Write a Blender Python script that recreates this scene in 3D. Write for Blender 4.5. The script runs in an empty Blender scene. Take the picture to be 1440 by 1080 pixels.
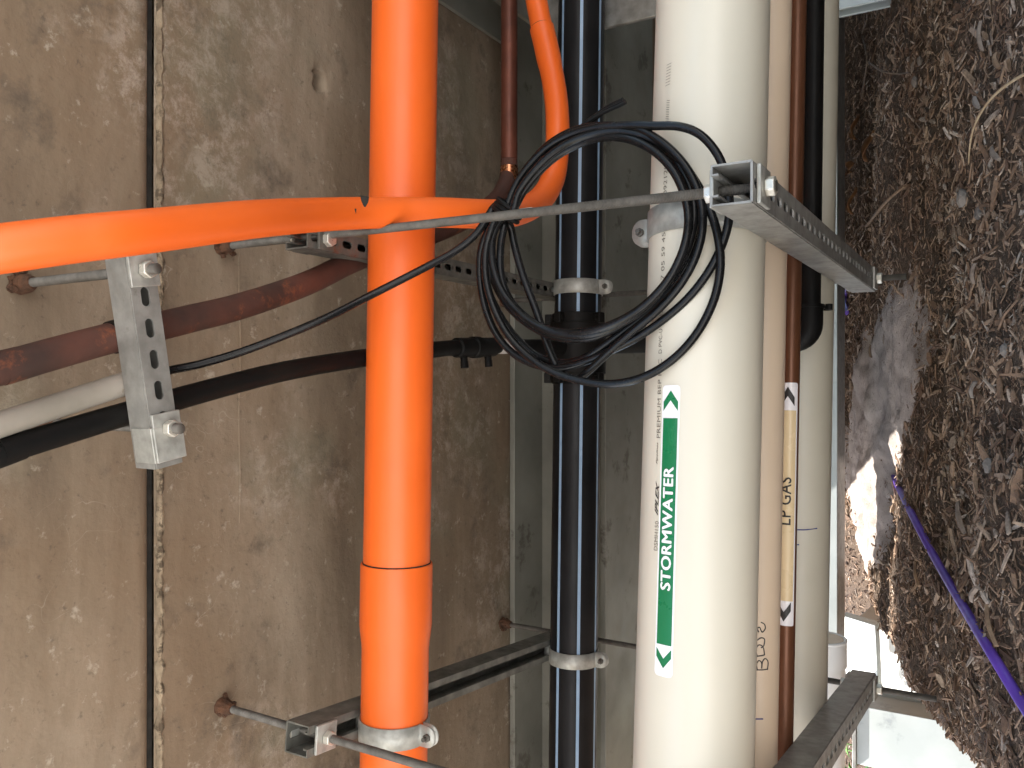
import bpy, bmesh, math, random
import numpy as np
from mathutils import Vector, Matrix, noise as mn
random.seed(7); RNG = np.random.default_rng(7)
S = bpy.context.scene
COL = S.collection
R = math.radians

# ------------------------------------------------------------------ camera
TH = R(31.0); FPX = 1165.0
F = Vector((0, math.cos(TH), math.sin(TH))); U = Vector((0, -math.sin(TH), math.cos(TH))); RT = Vector((1, 0, 0))
cam_d = bpy.data.cameras.new('camera'); cam = bpy.data.objects.new('camera', cam_d); COL.objects.link(cam)
cam_d.sensor_fit = 'HORIZONTAL'; cam_d.sensor_width = 36; cam_d.lens = FPX / 1440 * 36
cam_d.clip_start = .02; cam_d.clip_end = 500
m = Matrix.Identity(4)
for i in range(3):
    m[i][0] = -U[i]; m[i][1] = RT[i]; m[i][2] = -F[i]
cam.matrix_world = m
S.camera = cam

# ------------------------------------------------------------------ light
SUN = Vector((-.64, -.18, .62)).normalized()
W = bpy.data.worlds.new('World'); S.world = W; W.use_nodes = True
wn = W.node_tree; wn.nodes.clear()
sky = wn.nodes.new('ShaderNodeTexSky'); sky.sky_type = 'NISHITA'; sky.sun_disc = False
sky.sun_elevation = math.asin(SUN.z); sky.sun_rotation = math.atan2(SUN.x, SUN.y)
sky.dust_density = 2.0
bg = wn.nodes.new('ShaderNodeBackground'); bg.inputs[1].default_value = .15
wo = wn.nodes.new('ShaderNodeOutputWorld')
wn.links.new(sky.outputs[0], bg.inputs[0]); wn.links.new(bg.outputs[0], wo.inputs[0])
ld = bpy.data.lights.new('sun', 'SUN'); ld.energy = 5.0; ld.angle = R(.5); ld.color = (1, .95, .87)
lo = bpy.data.objects.new('sun', ld); COL.objects.link(lo)
lo.rotation_euler = SUN.to_track_quat('Z', 'Y').to_euler()
S.view_settings.view_transform = 'Standard'; S.view_settings.look = 'None'
S.view_settings.gamma = 1; S.view_settings.use_curve_mapping = False
S.view_settings.exposure = 1.75
S.cycles.max_bounces = 8; S.cycles.diffuse_bounces = 5
S.cycles.use_denoising = True

# ------------------------------------------------------------------ measuring helpers
def ray(x, y): return F + RT * ((540 - y) / FPX) + U * ((720 - x) / FPX)
def atZ(x, y, z): d = ray(x, y); return d * (z / d.z)
def atY(x, y, Y): d = ray(x, y); return d * (Y / d.y)

# ------------------------------------------------------------------ object helpers
def tag(o, label=None, cat=None, group=None, kind=None):
    if label: o['label'] = label
    if cat: o['category'] = cat
    if group: o['group'] = group
    if kind: o['kind'] = kind
    return o
def thing(name, loc, label, cat, group=None, kind=None):
    o = bpy.data.objects.new(name, None); COL.objects.link(o); o.location = loc; o.empty_display_size = .05
    return tag(o, label, cat, group, kind)
def adopt(o, parent):
    if parent is not None:
        o.parent = parent
        if parent.parent is None and parent.type == 'EMPTY':
            o.matrix_parent_inverse = Matrix.Translation(-Vector(parent.location))
def frame(t):
    t = t.normalized(); a = Vector((0, 0, 1)) if abs(t.z) < .9 else Vector((0, 1, 0))
    n = a.cross(t).normalized(); return t, n, t.cross(n)
def catmull(pts, n=8, closed=False):
    P = [Vector(p) for p in pts]; out = []
    N = len(P); rng = range(N if closed else N - 1)
    for i in rng:
        if closed: p0, p1, p2, p3 = P[(i - 1) % N], P[i], P[(i + 1) % N], P[(i + 2) % N]
        else: p0, p1, p2, p3 = P[max(i - 1, 0)], P[i], P[i + 1], P[min(i + 2, N - 1)]
        for k in range(n):
            t = k / n
            out.append(.5 * ((2 * p1) + (p2 - p0) * t + (2 * p0 - 5 * p1 + 4 * p2 - p3) * t * t + (3 * p1 - p0 - 3 * p2 + p3) * t ** 3))
    if not closed: out.append(P[-1])
    return out
class MB:
    def __init__(s): s.v = []; s.f = []
    def add(s, v, f):
        b = len(s.v); s.v += [tuple(p) for p in v]; s.f += [tuple(i + b for i in q) for q in f]; return s
    def box(s, c, size, X=(1, 0, 0), Y=(0, 1, 0), Z=(0, 0, 1)):
        c = Vector(c); X = Vector(X) * size[0] / 2; Y = Vector(Y) * size[1] / 2; Z = Vector(Z) * size[2] / 2
        v = [c + X * i + Y * j + Z * k for i in (-1, 1) for j in (-1, 1) for k in (-1, 1)]
        return s.add(v, [(0, 1, 3, 2), (4, 6, 7, 5), (0, 4, 5, 1), (2, 3, 7, 6), (0, 2, 6, 4), (1, 5, 7, 3)])
    def ext(s, lo_, hi): # axis aligned box from corners
        lo_, hi = Vector(lo_), Vector(hi); return s.box((lo_ + hi) / 2, hi - lo_)
    def tube(s, pts, r, n=20, caps=True, closed=False):
        pts = [Vector(p) for p in pts]; N = len(pts); rr = r if isinstance(r, (list, tuple)) else [r] * N
        T = []
        for i in range(N):
            a = pts[(i - 1) % N] if (closed or i > 0) else pts[i]; b = pts[(i + 1) % N] if (closed or i < N - 1) else pts[i]
            d = b - a; T.append(d.normalized() if d.length > 1e-9 else (T[-1] if T else Vector((1, 0, 0))))
        _, nn, _ = frame(T[0]); v = []
        for i in range(N):
            if i: nn = (nn - T[i] * nn.dot(T[i])).normalized()
            bb = T[i].cross(nn)
            for k in range(n):
                a = 2 * math.pi * k / n; v.append(pts[i] + (nn * math.cos(a) + bb * math.sin(a)) * rr[i])
        f = []
        for i in range(N if closed else N - 1):
            j = (i + 1) % N
            for k in range(n): f.append((i * n + k, i * n + (k + 1) % n, j * n + (k + 1) % n, j * n + k))
        if caps and not closed: f.append(tuple(range(n))[::-1]); f.append(tuple((N - 1) * n + k for k in range(n)))
        return s.add(v, f)
    def prism(s, poly, c, X, Y, Z, h):  # polygon in X,Y plane about c, thickness h along Z
        c, X, Y, Z = Vector(c), Vector(X), Vector(Y), Vector(Z); n = len(poly)
        v = [c + X * a + Y * b - Z * h / 2 for a, b in poly] + [c + X * a + Y * b + Z * h / 2 for a, b in poly]
        f = [tuple(range(n))[::-1], tuple(range(n, 2 * n))] + [(i, (i + 1) % n, n + (i + 1) % n, n + i) for i in range(n)]
        return s.add(v, f)
    def build(s, name, mat, parent=None, smooth=True, bevel=0, solid=0, ang=35, fix=True):
        me = bpy.data.meshes.new(name); me.from_pydata(s.v, [], s.f)
        if fix:
            b = bmesh.new(); b.from_mesh(me); bmesh.ops.recalc_face_normals(b, faces=b.faces); b.to_mesh(me); b.free()
        me.materials.append(mat)
        if smooth:
            me.polygons.foreach_set('use_smooth', [True] * len(me.polygons)); me.set_sharp_from_angle(angle=R(ang))
        o = bpy.data.objects.new(name, me); COL.objects.link(o); adopt(o, parent)
        if solid: md = o.modifiers.new('solid', 'SOLIDIFY'); md.thickness = solid; md.offset = 0
        if bevel: md = o.modifiers.new('bevel', 'BEVEL'); md.width = bevel; md.segments = 2; md.limit_method = 'ANGLE'; md.angle_limit = R(40)
        return o

# ------------------------------------------------------------------ materials
def ramp(nt, stops, fac):
    r = nt.nodes.new('ShaderNodeValToRGB'); e = r.color_ramp.elements
    while len(e) > 1: e.remove(e[-1])
    e[0].position = stops[0][0]; c = stops[0][1]; e[0].color = (*c, 1)
    for p, c in stops[1:]: q = e.new(p); q.color = (*c, 1)
    nt.links.new(fac, r.inputs[0]); return r.outputs[0]
def noise_(nt, vec, scale, detail=4, rough=.55, dist=0):
    n = nt.nodes.new('ShaderNodeTexNoise'); n.inputs['Scale'].default_value = scale; n.inputs['Detail'].default_value = detail
    n.inputs['Roughness'].default_value = rough; n.inputs['Distortion'].default_value = dist; nt.links.new(vec, n.inputs['Vector']); return n.outputs[0]
def mixc(nt, fac, a, b, mode='MIX'):
    n = nt.nodes.new('ShaderNodeMix'); n.data_type = 'RGBA'; n.blend_type = mode
    for sock, val in ((n.inputs[0], fac), (n.inputs[6], a), (n.inputs[7], b)):
        if hasattr(val, 'is_output'): nt.links.new(val, sock)
        elif isinstance(val, tuple): sock.default_value = (*val, 1)
        else: sock.default_value = val
    return n.outputs[2]
def mapr(nt, v, a, b, c=0, d=1):
    n = nt.nodes.new('ShaderNodeMapRange'); nt.links.new(v, n.inputs[0])
    for i, q in enumerate((a, b, c, d)): n.inputs[i + 1].default_value = q
    return n.outputs[0]
def coords(nt, scale=(1, 1, 1)):
    tc = nt.nodes.new('ShaderNodeTexCoord'); mp = nt.nodes.new('ShaderNodeMapping'); mp.inputs['Scale'].default_value = scale
    nt.links.new(tc.outputs['Object'], mp.inputs['Vector']); return mp.outputs[0]
def newmat(name):
    m_ = bpy.data.materials.new(name); m_.use_nodes = True; nt = m_.node_tree; return m_, nt, nt.nodes['Principled BSDF']
def bump(nt, b, h, dist, strength=1.0):
    n = nt.nodes.new('ShaderNodeBump'); n.inputs['Distance'].default_value = dist; n.inputs['Strength'].default_value = strength
    nt.links.new(h, n.inputs['Height']); nt.links.new(n.outputs[0], b.inputs['Normal'])
def simple(name, c1, c2, scale=8, rough=.5, metal=0, bd=0, bs=60, lo_=.35, hi=.65, stretch=(1, 1, 1), dirt=None, coat=0, rvar=.1):
    """two-tone mottled surface; dirt = (colour, threshold, scale)"""
    m_, nt, b = newmat(name); v = coords(nt, stretch)
    c = ramp(nt, [(lo_, c1), (hi, c2)], noise_(nt, v, scale, 6))
    if dirt:
        f = mapr(nt, noise_(nt, v, dirt[2], 8, .7), dirt[1], dirt[1] + .07)
        c = mixc(nt, f, c, dirt[0])
    nt.links.new(c, b.inputs['Base Color']); b.inputs['Metallic'].default_value = metal
    nt.links.new(mapr(nt, noise_(nt, v, scale * 3, 5), .3, .7, max(rough - rvar, .03), min(rough + rvar, 1)), b.inputs['Roughness'])
    if coat: b.inputs['Coat Weight'].default_value = coat
    if bd: bump(nt, b, noise_(nt, v, bs, 5), bd)
    return m_
M = {}
M['orange'] = simple('orange_pvc', (.74, .118, .013), (.80, .135, .016), 5, .42, bd=.0003, bs=9, dirt=((.5, .09, .02), .72, 25), rvar=.06)
M['cream'] = simple('cream_pvc', (.59, .55, .455), (.645, .60, .50), 4, .36, bd=.0003, bs=8, stretch=(.5, 1, 1), dirt=((.36, .30, .24), .69, 26), rvar=.06)
M['tan'] = simple('tan_pvc', (.60, .47, .345), (.65, .52, .39), 4, .4, dirt=((.35, .26, .19), .71, 30), rvar=.06)
M['cream_far'] = simple('cream_old_pvc', (.52, .48, .38), (.57, .53, .43), 5, .4, dirt=((.33, .29, .22), .69, 22))
M['white_pvc'] = simple('white_pvc', (.72, .72, .70), (.78, .78, .77), 6, .35)
M['grey_pvc'] = simple('grey_conduit', (.22, .20, .165), (.30, .27, .23), 10, .55, dirt=((.2, .15, .1), .64, 20))
M['hdpe'] = simple('black_polyethylene', (.008, .008, .009), (.014, .014, .015), 8, .38, bd=.0002, bs=15, rvar=.08)
M['stripe'] = simple('blue_stripe', (.24, .36, .52), (.29, .41, .57), 30, .45)
M['black'] = simple('black_plastic', (.005, .005, .005), (.009, .008, .007), 12, .5, bd=.0003, bs=120)
M['cable'] = simple('black_cable_sheath', (.005, .005, .005), (.009, .009, .010), 20, .24, rvar=.05)
M['cable_grey'] = simple('dusty_cable', (.05, .05, .048), (.08, .078, .07), 20, .5)
M['copper'] = simple('aged_copper', (.10, .033, .021), (.17, .055, .033), 14, .48, .4, dirt=((.10, .03, .02), .60, 18), stretch=(1, 1, 1))
M['copper_rust'] = simple('stained_copper', (.040, .020, .015), (.105, .036, .023), 9, .72, .1, dirt=((.20, .060, .024), .58, 8), bd=.0004, bs=60)
M['copper_gas'] = simple('gas_copper', (.115, .046, .022), (.165, .066, .032), 12, .42, .4, stretch=(.3, 1, 1))
M['copper_new'] = simple('soldered_copper', (.70, .32, .17), (.45, .18, .09), 50, .28, 1)
M['galv'] = simple('galvanised_steel', (.20, .195, .18), (.31, .305, .285), 35, .48, .35, dirt=((.20, .19, .17), .63, 14), bd=.0002, bs=90)
M['galv_clamp'] = simple('galvanised_clamp', (.30, .30, .275), (.44, .44, .41), 60, .42, .35, dirt=((.3, .29, .27), .62, 40), bd=.0002, bs=160)
M['galv_beam'] = simple('galvanised_beam', (.19, .19, .165), (.27, .27, .235), 5, .55, .2, dirt=((.13, .12, .10), .58, 9), bd=.0004, bs=30)
M['galv_sky_tint'] = simple('galvanised_sky_tint', (.40, .44, .44), (.50, .54, .54), 5, .5, .15, dirt=((.3, .33, .34), .6, 6))  # galvanised steel with pale blue skylight put into its colour
M['galv_mid'] = simple('mid_galvanised', (.10, .10, .088), (.19, .187, .165), 30, .52, .3, dirt=((.12, .10, .08), .6, 16), bd=.0002, bs=90)  # darker galvanised tone for an upper strut
M['strut_dark'] = simple('dark_strut', (.085, .08, .07), (.15, .14, .12), 40, .6, .3, dirt=((.16, .06, .035), .6, 10))  # darkest strut tone, with reddish patches
M['rod'] = simple('zinc_rod', (.085, .078, .068), (.14, .13, .115), 60, .55, .4, dirt=((.13, .08, .05), .62, 25))
M['nut'] = simple('zinc_nut', (.55, .53, .47), (.66, .63, .56), 90, .35, .6)
M['rust'] = simple('rusty_steel', (.055, .028, .016), (.12, .055, .028), 80, .85, .1, bd=.002, bs=200)
M['label_white'] = simple('sticker_white', (.80, .78, .80), (.84, .82, .84), 12, .3)
M['label_green'] = simple('sticker_green', (.008, .15, .055), (.010, .17, .065), 8, .3)
M['label_beige'] = simple('sticker_beige', (.70, .55, .33), (.74, .59, .37), 8, .26)
M['ink'] = simple('black_ink', (.02, .018, .018), (.035, .03, .03), 300, .5)
M['ink_blue'] = simple('blue_marker', (.02, .03, .15), (.03, .04, .2), 200, .5)
M['ink_print'] = simple('printed_ink', (.10, .085, .07), (.22, .19, .15), 500, .5)
M['purple'] = simple('purple_pipe', (.12, .055, .40), (.15, .07, .46), 20, .38, dirt=((.2, .15, .2), .7, 40))
M['tie'] = simple('clear_tie', (.45, .42, .40), (.6, .58, .55), 60, .4)
M['leaf_brown'] = simple('dead_leaf', (.16, .07, .025), (.28, .13, .05), 30, .7, bd=.001, bs=40)
M['leaf_green'] = simple('plant_leaf', (.07, .16, .03), (.13, .26, .05), 15, .45)
M['twig'] = simple('dry_root', (.38, .27, .16), (.50, .38, .24), 60, .7)
M['root_dark'] = simple('dark_root', (.10, .065, .04), (.18, .12, .08), 60, .8)
M['bark_a'] = simple('bark_grey', (.15, .115, .09), (.26, .205, .165), 60, .85, bd=.002, bs=90, stretch=(1, .3, 1))
M['bark_b'] = simple('bark_brown', (.16, .10, .06), (.27, .18, .11), 60, .85, bd=.002, bs=90)
M['stone'] = simple('pale_stone', (.14, .12, .105), (.24, .21, .185), 30, .8, bd=.001, bs=60)
M['white_conc'] = simple('pale_concrete', (.58, .57, .54), (.70, .69, .66), 4, .8, bd=.001, bs=50)

for k_, sp_ in (('black', .15), ('hdpe', .2), ('cable', .25)): M[k_].node_tree.nodes['Principled BSDF'].inputs['Specular IOR Level'].default_value = sp_
# concrete soffit
def concrete():
    m_, nt, b = newmat('soffit_concrete'); v = coords(nt)
    vs = coords(nt, (.35, 1.6, 1))
    base = ramp(nt, [(.30, (.115, .084, .056)), (.48, (.195, .148, .100)), (.70, (.30, .238, .172))], noise_(nt, vs, 3.0, 9, .68, .3))
    brown = mapr(nt, noise_(nt, v, 2.2, 5, .6, .8), .45, .62)
    base = mixc(nt, mapr(nt, noise_(nt, v, 1.7, 4), .45, .60, 0, .55), base, (.18, .118, .068))
    # pale lime bloom, broken up
    a = mapr(nt, noise_(nt, v, 3.1, 3, .5, .2), .50, .62); c = mapr(nt, noise_(nt, v, 22, 10, .8, .25), .47, .60)
    mu = nt.nodes.new('ShaderNodeMath'); mu.operation = 'MULTIPLY'; nt.links.new(a, mu.inputs[0]); nt.links.new(c, mu.inputs[1])
    base = mixc(nt, mapr(nt, mu.outputs[0], 0, 1, 0, .5), base, (.46, .39, .32))
    sp = mapr(nt, noise_(nt, v, 34, 6, .7), .60, .70, 0, .6); base = mixc(nt, sp, base, (.44, .39, .31))
    # dark damp spots
    d = mapr(nt, noise_(nt, v, 8, 8, .68), .56, .70, 0, .75); base = mixc(nt, d, base, (.075, .058, .042))
    d2 = mapr(nt, noise_(nt, v, 60, 6, .75), .58, .68, 0, .55); base = mixc(nt, d2, base, (.07, .053, .037))
    gr = mapr(nt, noise_(nt, v, 3.0, 4), .55, .66, 0, .35); base = mixc(nt, gr, base, (.15, .148, .10))
    # fine veins
    vo = nt.nodes.new('ShaderNodeTexVoronoi'); vo.feature = 'DISTANCE_TO_EDGE'; vo.inputs['Scale'].default_value = 5
    w = nt.nodes.new('ShaderNodeVectorMath'); w.operation = 'ADD'; nz = nt.nodes.new('ShaderNodeTexNoise'); nz.inputs['Scale'].default_value = 7; nt.links.new(v, nz.inputs['Vector'])
    nt.links.new(v, w.inputs[0]); nt.links.new(nz.outputs[1], w.inputs[1]); nt.links.new(w.outputs[0], vo.inputs['Vector'])
    ve = mapr(nt, vo.outputs[0], 0, .006, 1, 0)
    mu2 = nt.nodes.new('ShaderNodeMath'); mu2.operation = 'MULTIPLY'; nt.links.new(ve, mu2.inputs[0]); nt.links.new(mapr(nt, noise_(nt, v, 5, 3), .52, .62, 0, .5), mu2.inputs[1])
    base = mixc(nt, mu2.outputs[0], base, (.36, .31, .24))
    nt.links.new(base, b.inputs['Base Color']); b.inputs['Roughness'].default_value = .82
    bump(nt, b, noise_(nt, v, 18, 12, .62), .0040)
    return m_
M['concrete'] = concrete()
M['joint'] = simple('joint_dark', (.012, .010, .008), (.03, .025, .02), 60, .95)
M['bead'] = simple('joint_mortar', (.15, .11, .07), (.33, .26, .175), 28, .85, bd=.004, bs=150, dirt=((.09, .065, .04), .52, 45))

def mulch_ground():
    m_, nt, b = newmat('mulch_soil'); v = coords(nt)
    c = ramp(nt, [(.35, (.055, .035, .023)), (.50, (.105, .069, .044)), (.68, (.185, .125, .083))], noise_(nt, v, 60, 8, .7, 1.5))
    c = mixc(nt, mapr(nt, noise_(nt, v, 180, 3, .6, 2), .60, .68, 0, .8), c, (.20, .155, .12))
    nt.links.new(c, b.inputs['Base Color']); b.inputs['Roughness'].default_value = .95
    bump(nt, b, noise_(nt, v, 110, 8, .75, 1), .012)
    return m_
M['soil'] = mulch_ground()
def chips_mat(name, stops):
    m_, nt, b = newmat(name); g = nt.nodes.new('ShaderNodeNewGeometry'); v = coords(nt)
    c = ramp(nt, stops, g.outputs['Random Per Island'])
    c = mixc(nt, mapr(nt, noise_(nt, v, 5, 4, .6), .42, .62, 0, .45), c, (.12, .070, .046))
    c = mixc(nt, mapr(nt, noise_(nt, v, 160, 4, .6), .35, .65, 0, .5), c, (.06, .042, .032))
    nt.links.new(c, b.inputs['Base Color']); b.inputs['Roughness'].default_value = .8
    bump(nt, b, noise_(nt, v, 260, 3), .001)
    return m_
M['chips'] = chips_mat('wood_chips', [(0, (.095, .052, .031)), (.30, (.19, .112, .066)), (.55, (.31, .195, .122)), (.78, (.44, .31, .21)), (.91, (.45, .345, .26)), (.97, (.54, .445, .36)), (1, (.58, .50, .43))])
def sand_mat():
    m_, nt, b = newmat('spilled_sand'); v = coords(nt)
    c = ramp(nt, [(.3, (.36, .30, .27)), (.5, (.50, .43, .39)), (.7, (.60, .53, .485))], noise_(nt, v, 14, 9, .75))
    c = mixc(nt, mapr(nt, noise_(nt, v, 120, 5, .7), .60, .66, 0, .8), c, (.12, .09, .075))
    nt.links.new(c, b.inputs['Base Color']); b.inputs['Roughness'].default_value = .95
    bump(nt, b, noise_(nt, v, 170, 8, .8), .009); return m_
M['sand'] = sand_mat()

# ------------------------------------------------------------------ terrain
def sst(a, b, x): t = np.clip((x - a) / (b - a), 0, 1); return t * t * (3 - 2 * t)
def h0(x, y):
    x = np.asarray(x, float); y = np.asarray(y, float)
    z = np.where(y < 1.3, -.02 + .30 * (y - 1.3), -.02 + .275 * (y - 1.3))
    z = np.where(y > 5.6, -.02 + .275 * 4.3 + .16 * (y - 5.6), z)
    z = np.maximum(z, -.75)
    z = np.where(y > 9, -.02 + .275 * 4.3 + .16 * 3.4 + 0 * y, z)
    xc = np.interp(y, [1.2, 1.5, 1.8, 2.1, 2.4, 3.0, 4.0], [-.50, -.55, -.60, -.645, -.61, -.48, -.30])
    drop = sst(0, .36, xc - x) * (.16 + .30 * sst(1.2, 2.2, y)) * (1 - .75 * sst(3.2, 4.6, y))
    z = z - drop
    z = z + .012 * np.sin(x * 5.1 + y * 2.3) + .009 * np.sin(y * 9.7 - x * 3.3)
    return z
XS = np.concatenate([np.linspace(-60, -3, 20)[:-1], np.linspace(-3, -1.5, 16)[:-1], np.linspace(-1.5, 1.5, 251), np.linspace(1.5, 3, 16)[1:], np.linspace(3, 60, 20)[1:]])
YS = np.concatenate([np.linspace(-60, -2, 20)[:-1], np.linspace(-2, .9, 40)[:-1], np.linspace(.9, 3.9, 251), np.linspace(3.9, 8, 40)[1:], np.linspace(8, 120, 24)[1:]])
GX, GY = np.meshgrid(XS, YS, indexing='ij')
GZ = h0(GX, GY)
for i in range(len(XS)):
    if abs(XS[i]) > 1.6: continue
    for j in range(len(YS)):
        if .85 < YS[j] < 3.95:
            p = Vector((XS[i] * 9, YS[j] * 9, 0)); GZ[i, j] += .016 * mn.fractal(p, 1, 2.1, 4)
def hh(x, y):
    i = np.clip(np.searchsorted(XS, x) - 1, 0, len(XS) - 2); j = np.clip(np.searchsorted(YS, y) - 1, 0, len(YS) - 2)
    fx = (x - XS[i]) / (XS[i + 1] - XS[i]); fy = (y - YS[j]) / (YS[j + 1] - YS[j])
    return GZ[i, j] * (1 - fx) * (1 - fy) + GZ[i + 1, j] * fx * (1 - fy) + GZ[i, j + 1] * (1 - fx) * fy + GZ[i + 1, j + 1] * fx * fy
def ground(x, y, lift=0):  # photo measurement -> point on the bank
    d = ray(x, y).normalized(); t = .8
    while t < 12:
        p = d * t
        if p.z < hh(p.x, p.y) + lift: return p
        t += .004
    return d * 12
def np_mesh(name, V, Q, mat, smooth=True, **kw):
    me = bpy.data.meshes.new(name); V = np.asarray(V, np.float32); Q = np.asarray(Q, np.int32); k = Q.shape[1]
    me.vertices.add(len(V)); me.vertices.foreach_set('co', V.ravel())
    me.loops.add(Q.size); me.loops.foreach_set('vertex_index', Q.ravel())
    me.polygons.add(len(Q)); me.polygons.foreach_set('loop_start', np.arange(0, Q.size, k, dtype=np.int32))
    me.update(calc_edges=True); me.validate()
    me.polygons.foreach_set('use_smooth', [smooth] * len(me.polygons)); me.materials.append(mat)
    o = bpy.data.objects.new(name, me); COL.objects.link(o); return tag(o, **kw)
def grid_quads(nx, ny):
    i, j = np.meshgrid(np.arange(nx - 1), np.arange(ny - 1), indexing='ij'); a = (i * ny + j).ravel()
    return np.stack([a, a + ny, a + ny + 1, a + 1], 1)
np_mesh('ground', np.stack([GX.ravel(), GY.ravel(), GZ.ravel()], 1), grid_quads(len(XS), len(YS)), M['soil'], kind='structure')

ax_ = np.linspace(-6, 6, 50); ay_ = np.linspace(-7, .45, 60); AX0, AY0 = np.meshgrid(ax_, ay_, indexing='ij')
np_mesh('bounce_apron', np.stack([AX0.ravel(), AY0.ravel(), h0(AX0, AY0).ravel() + .03], 1), grid_quads(50, 60), M['white_conc'], kind='structure')  # unseen pale sheet added behind the camera to bounce sunlight upward
# mulch chips: nobody could count them
def chips(name, n, lmin, lmax, dens, mat, label, box=(-1.5, 1.45, 1.05, 3.9), lift=0.0, asp=(.06, .26)):
    x = RNG.uniform(box[0], box[1], n * 4); y = RNG.uniform(box[2], box[3], n * 4)
    keep = RNG.random(n * 4) < dens(x, y); x = x[keep][:n]; y = y[keep][:n]; n = len(x)
    L = lmin * (lmax / lmin) ** (RNG.random(n) ** 1.7); Wd = L * RNG.uniform(asp[0], asp[1], n); H = np.minimum(Wd * .4, .003)
    yaw = RNG.uniform(0, 2 * np.pi, n); pit = RNG.normal(0, .30, n); rol = RNG.normal(0, .5, n)
    cz = hh(x, y) + lift + RNG.uniform(-.002, .005, n)
    cy, sy, cp, sp, cr, sr = np.cos(yaw), np.sin(yaw), np.cos(pit), np.sin(pit), np.cos(rol), np.sin(rol)
    slope = .27
    ex = np.stack([cy * cp, sy * cp, sp + slope * sy * cp], 1); ey = np.stack([-sy * cr, cy * cr, sr + slope * cy * cr], 1)
    ez = np.cross(ex, ey); ez /= np.linalg.norm(ez, axis=1)[:, None]
    C = np.stack([x, y, cz], 1); t0 = RNG.uniform(.2, 1, n); t1 = RNG.uniform(.1, .9, n); mid = RNG.normal(0, .03, n)
    V = []
    for s_, tt in ((-1, t0), (0, np.ones(n)), (1, t1)):
        off = ex * (s_ * L / 2)[:, None] + (ez * (mid * L)[:, None] if s_ == 0 else 0)
        for a, b in ((-1, -1), (1, -1), (1, 1), (-1, 1)):
            V.append(C + off + ey * (a * tt * Wd / 2)[:, None] + ez * (b * H / 2)[:, None])
    V = np.stack(V, 1).reshape(-1, 3)
    q = np.array([(0, 3, 2, 1), (8, 9, 10, 11)] + [(s * 4 + k, s * 4 + (k + 1) % 4, (s + 1) * 4 + (k + 1) % 4, (s + 1) * 4 + k) for s in (0, 1) for k in range(4)])
    Q = (np.arange(n)[:, None, None] * 12 + q[None]).reshape(-1, 4)
    return np_mesh(name, V, Q, mat, smooth=False, label=label, cat='mulch', kind='stuff')
def in_sand(x, y):
    u = (x + .10 + .34 * (y - 2.6)) / .27; w = (y - 2.62) / .66
    u2 = (x + .40 + .2 * (y - 2.75)) / .20; w2 = (y - 2.72) / .36
    return np.minimum(u * u + w * w, u2 * u2 + w2 * w2)
def dens1(x, y): return np.clip((1.6 / y) ** 1.6, 0, 1) * np.where(in_sand(x, y) < .95, .10 + .5 * (in_sand(x, y) > .55), 1) * np.where(np.abs(x) < .62 * y, 1, .12)
def dens_dark(x, y): return dens1(x, y)
chips('wood_mulch', 110000, .004, .028, dens1, M['chips'], 'brown and grey shredded wood mulch covering the sloping bank')
chips('wood_mulch', 3600, .020, .055, dens1, M['chips'], 'longer splinters of bark mulch lying over the bank', lift=.003)
chips('wood_mulch', 45000, .008, .04, lambda x, y: np.ones_like(x), M['chips'], 'sunlit bark mulch on the open ground past the posts', box=(-2.4, .6, 2.35, 5.6), lift=.003)

chips('wood_mulch', 1300, .010, .028, dens1, M['chips'], 'flat bark flakes lying on the bank', lift=.004, asp=(.4, .8))
# spilled sand
n = 150; sx = np.linspace(-.75, .50, n); sy_ = np.linspace(1.75, 3.5, n); AX, AY = np.meshgrid(sx, sy_, indexing='ij')
AZ = np.zeros_like(AX)
for i in range(n):
    for j in range(n):
        x, y = AX[i, j], AY[i, j]; k = float(in_sand(x, y)) + .35 * mn.fractal(Vector((x * 7, y * 7, 3)), 1, 2, 4)
        AZ[i, j] = hh(x, y) + .030 * (1 - min(k, 2.2)) + .005 * mn.fractal(Vector((x * 30, y * 30, 1)), 1, 2, 3)
np_mesh('sand_spill', np.stack([AX.ravel(), AY.ravel(), AZ.ravel()], 1), grid_quads(n, n), M['sand'], label='pale pinkish sand spilled over the mulch bank below the lower rack', cat='sand', kind='stuff')

# ------------------------------------------------------------------ soffit
HS = 1.05; JY0, JY1 = .7455, .7570
soffit = thing('soffit', (0, .6, HS), None, None, kind='structure')
def slab_panel(y0, y1, x0, x1, step, hole=None):
    nx = int((x1 - x0) / step) + 1; ny = int((y1 - y0) / step) + 1
    xs = np.linspace(x0, x1, nx); ys = np.linspace(y0, y1, ny); A, B = np.meshgrid(xs, ys, indexing='ij'); Z = np.full_like(A, HS)
    for i in range(nx):
        for j in range(ny):
            x, y = xs[i], ys[j]
            z = .0016 * mn.fractal(Vector((x * 3, y * 6, 5)), 1, 2, 3)
            e = min(y - y0, y1 - y) if y0 > 0 else y1 - y
            rag = .004 + .003 * mn.noise(Vector((x * 40, 2, y0)))
            if e < rag * 2: z += (1 - e / (rag * 2)) ** 2 * .007
            if hole:
                d = math.hypot((x - hole[0]) / 1.7, (y - hole[1])) + .006 * mn.noise(Vector((x * 60, y * 60, 0)))
                if d < .020: z += .005 * (1 - d / .020) ** .5 + .006 * mn.noise(Vector((x * 130, y * 130, 8))) + (.055 if abs(y - hole[1] + .004) < .0115 and abs(x - hole[0] + .006) < .016 else 0)
                elif d < .034: z += .004 * mn.noise(Vector((x * 170, y * 170, 3)))
            Z[i, j] = HS + z
    V = np.stack([A.ravel(), B.ravel(), Z.ravel()], 1); Q = grid_quads(nx, ny)[:, ::-1]
    o = np_mesh('slab_panel', V, Q, M['concrete']); adopt(o, soffit)
    return o
HOLE = atZ(452, 112, HS)
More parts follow.
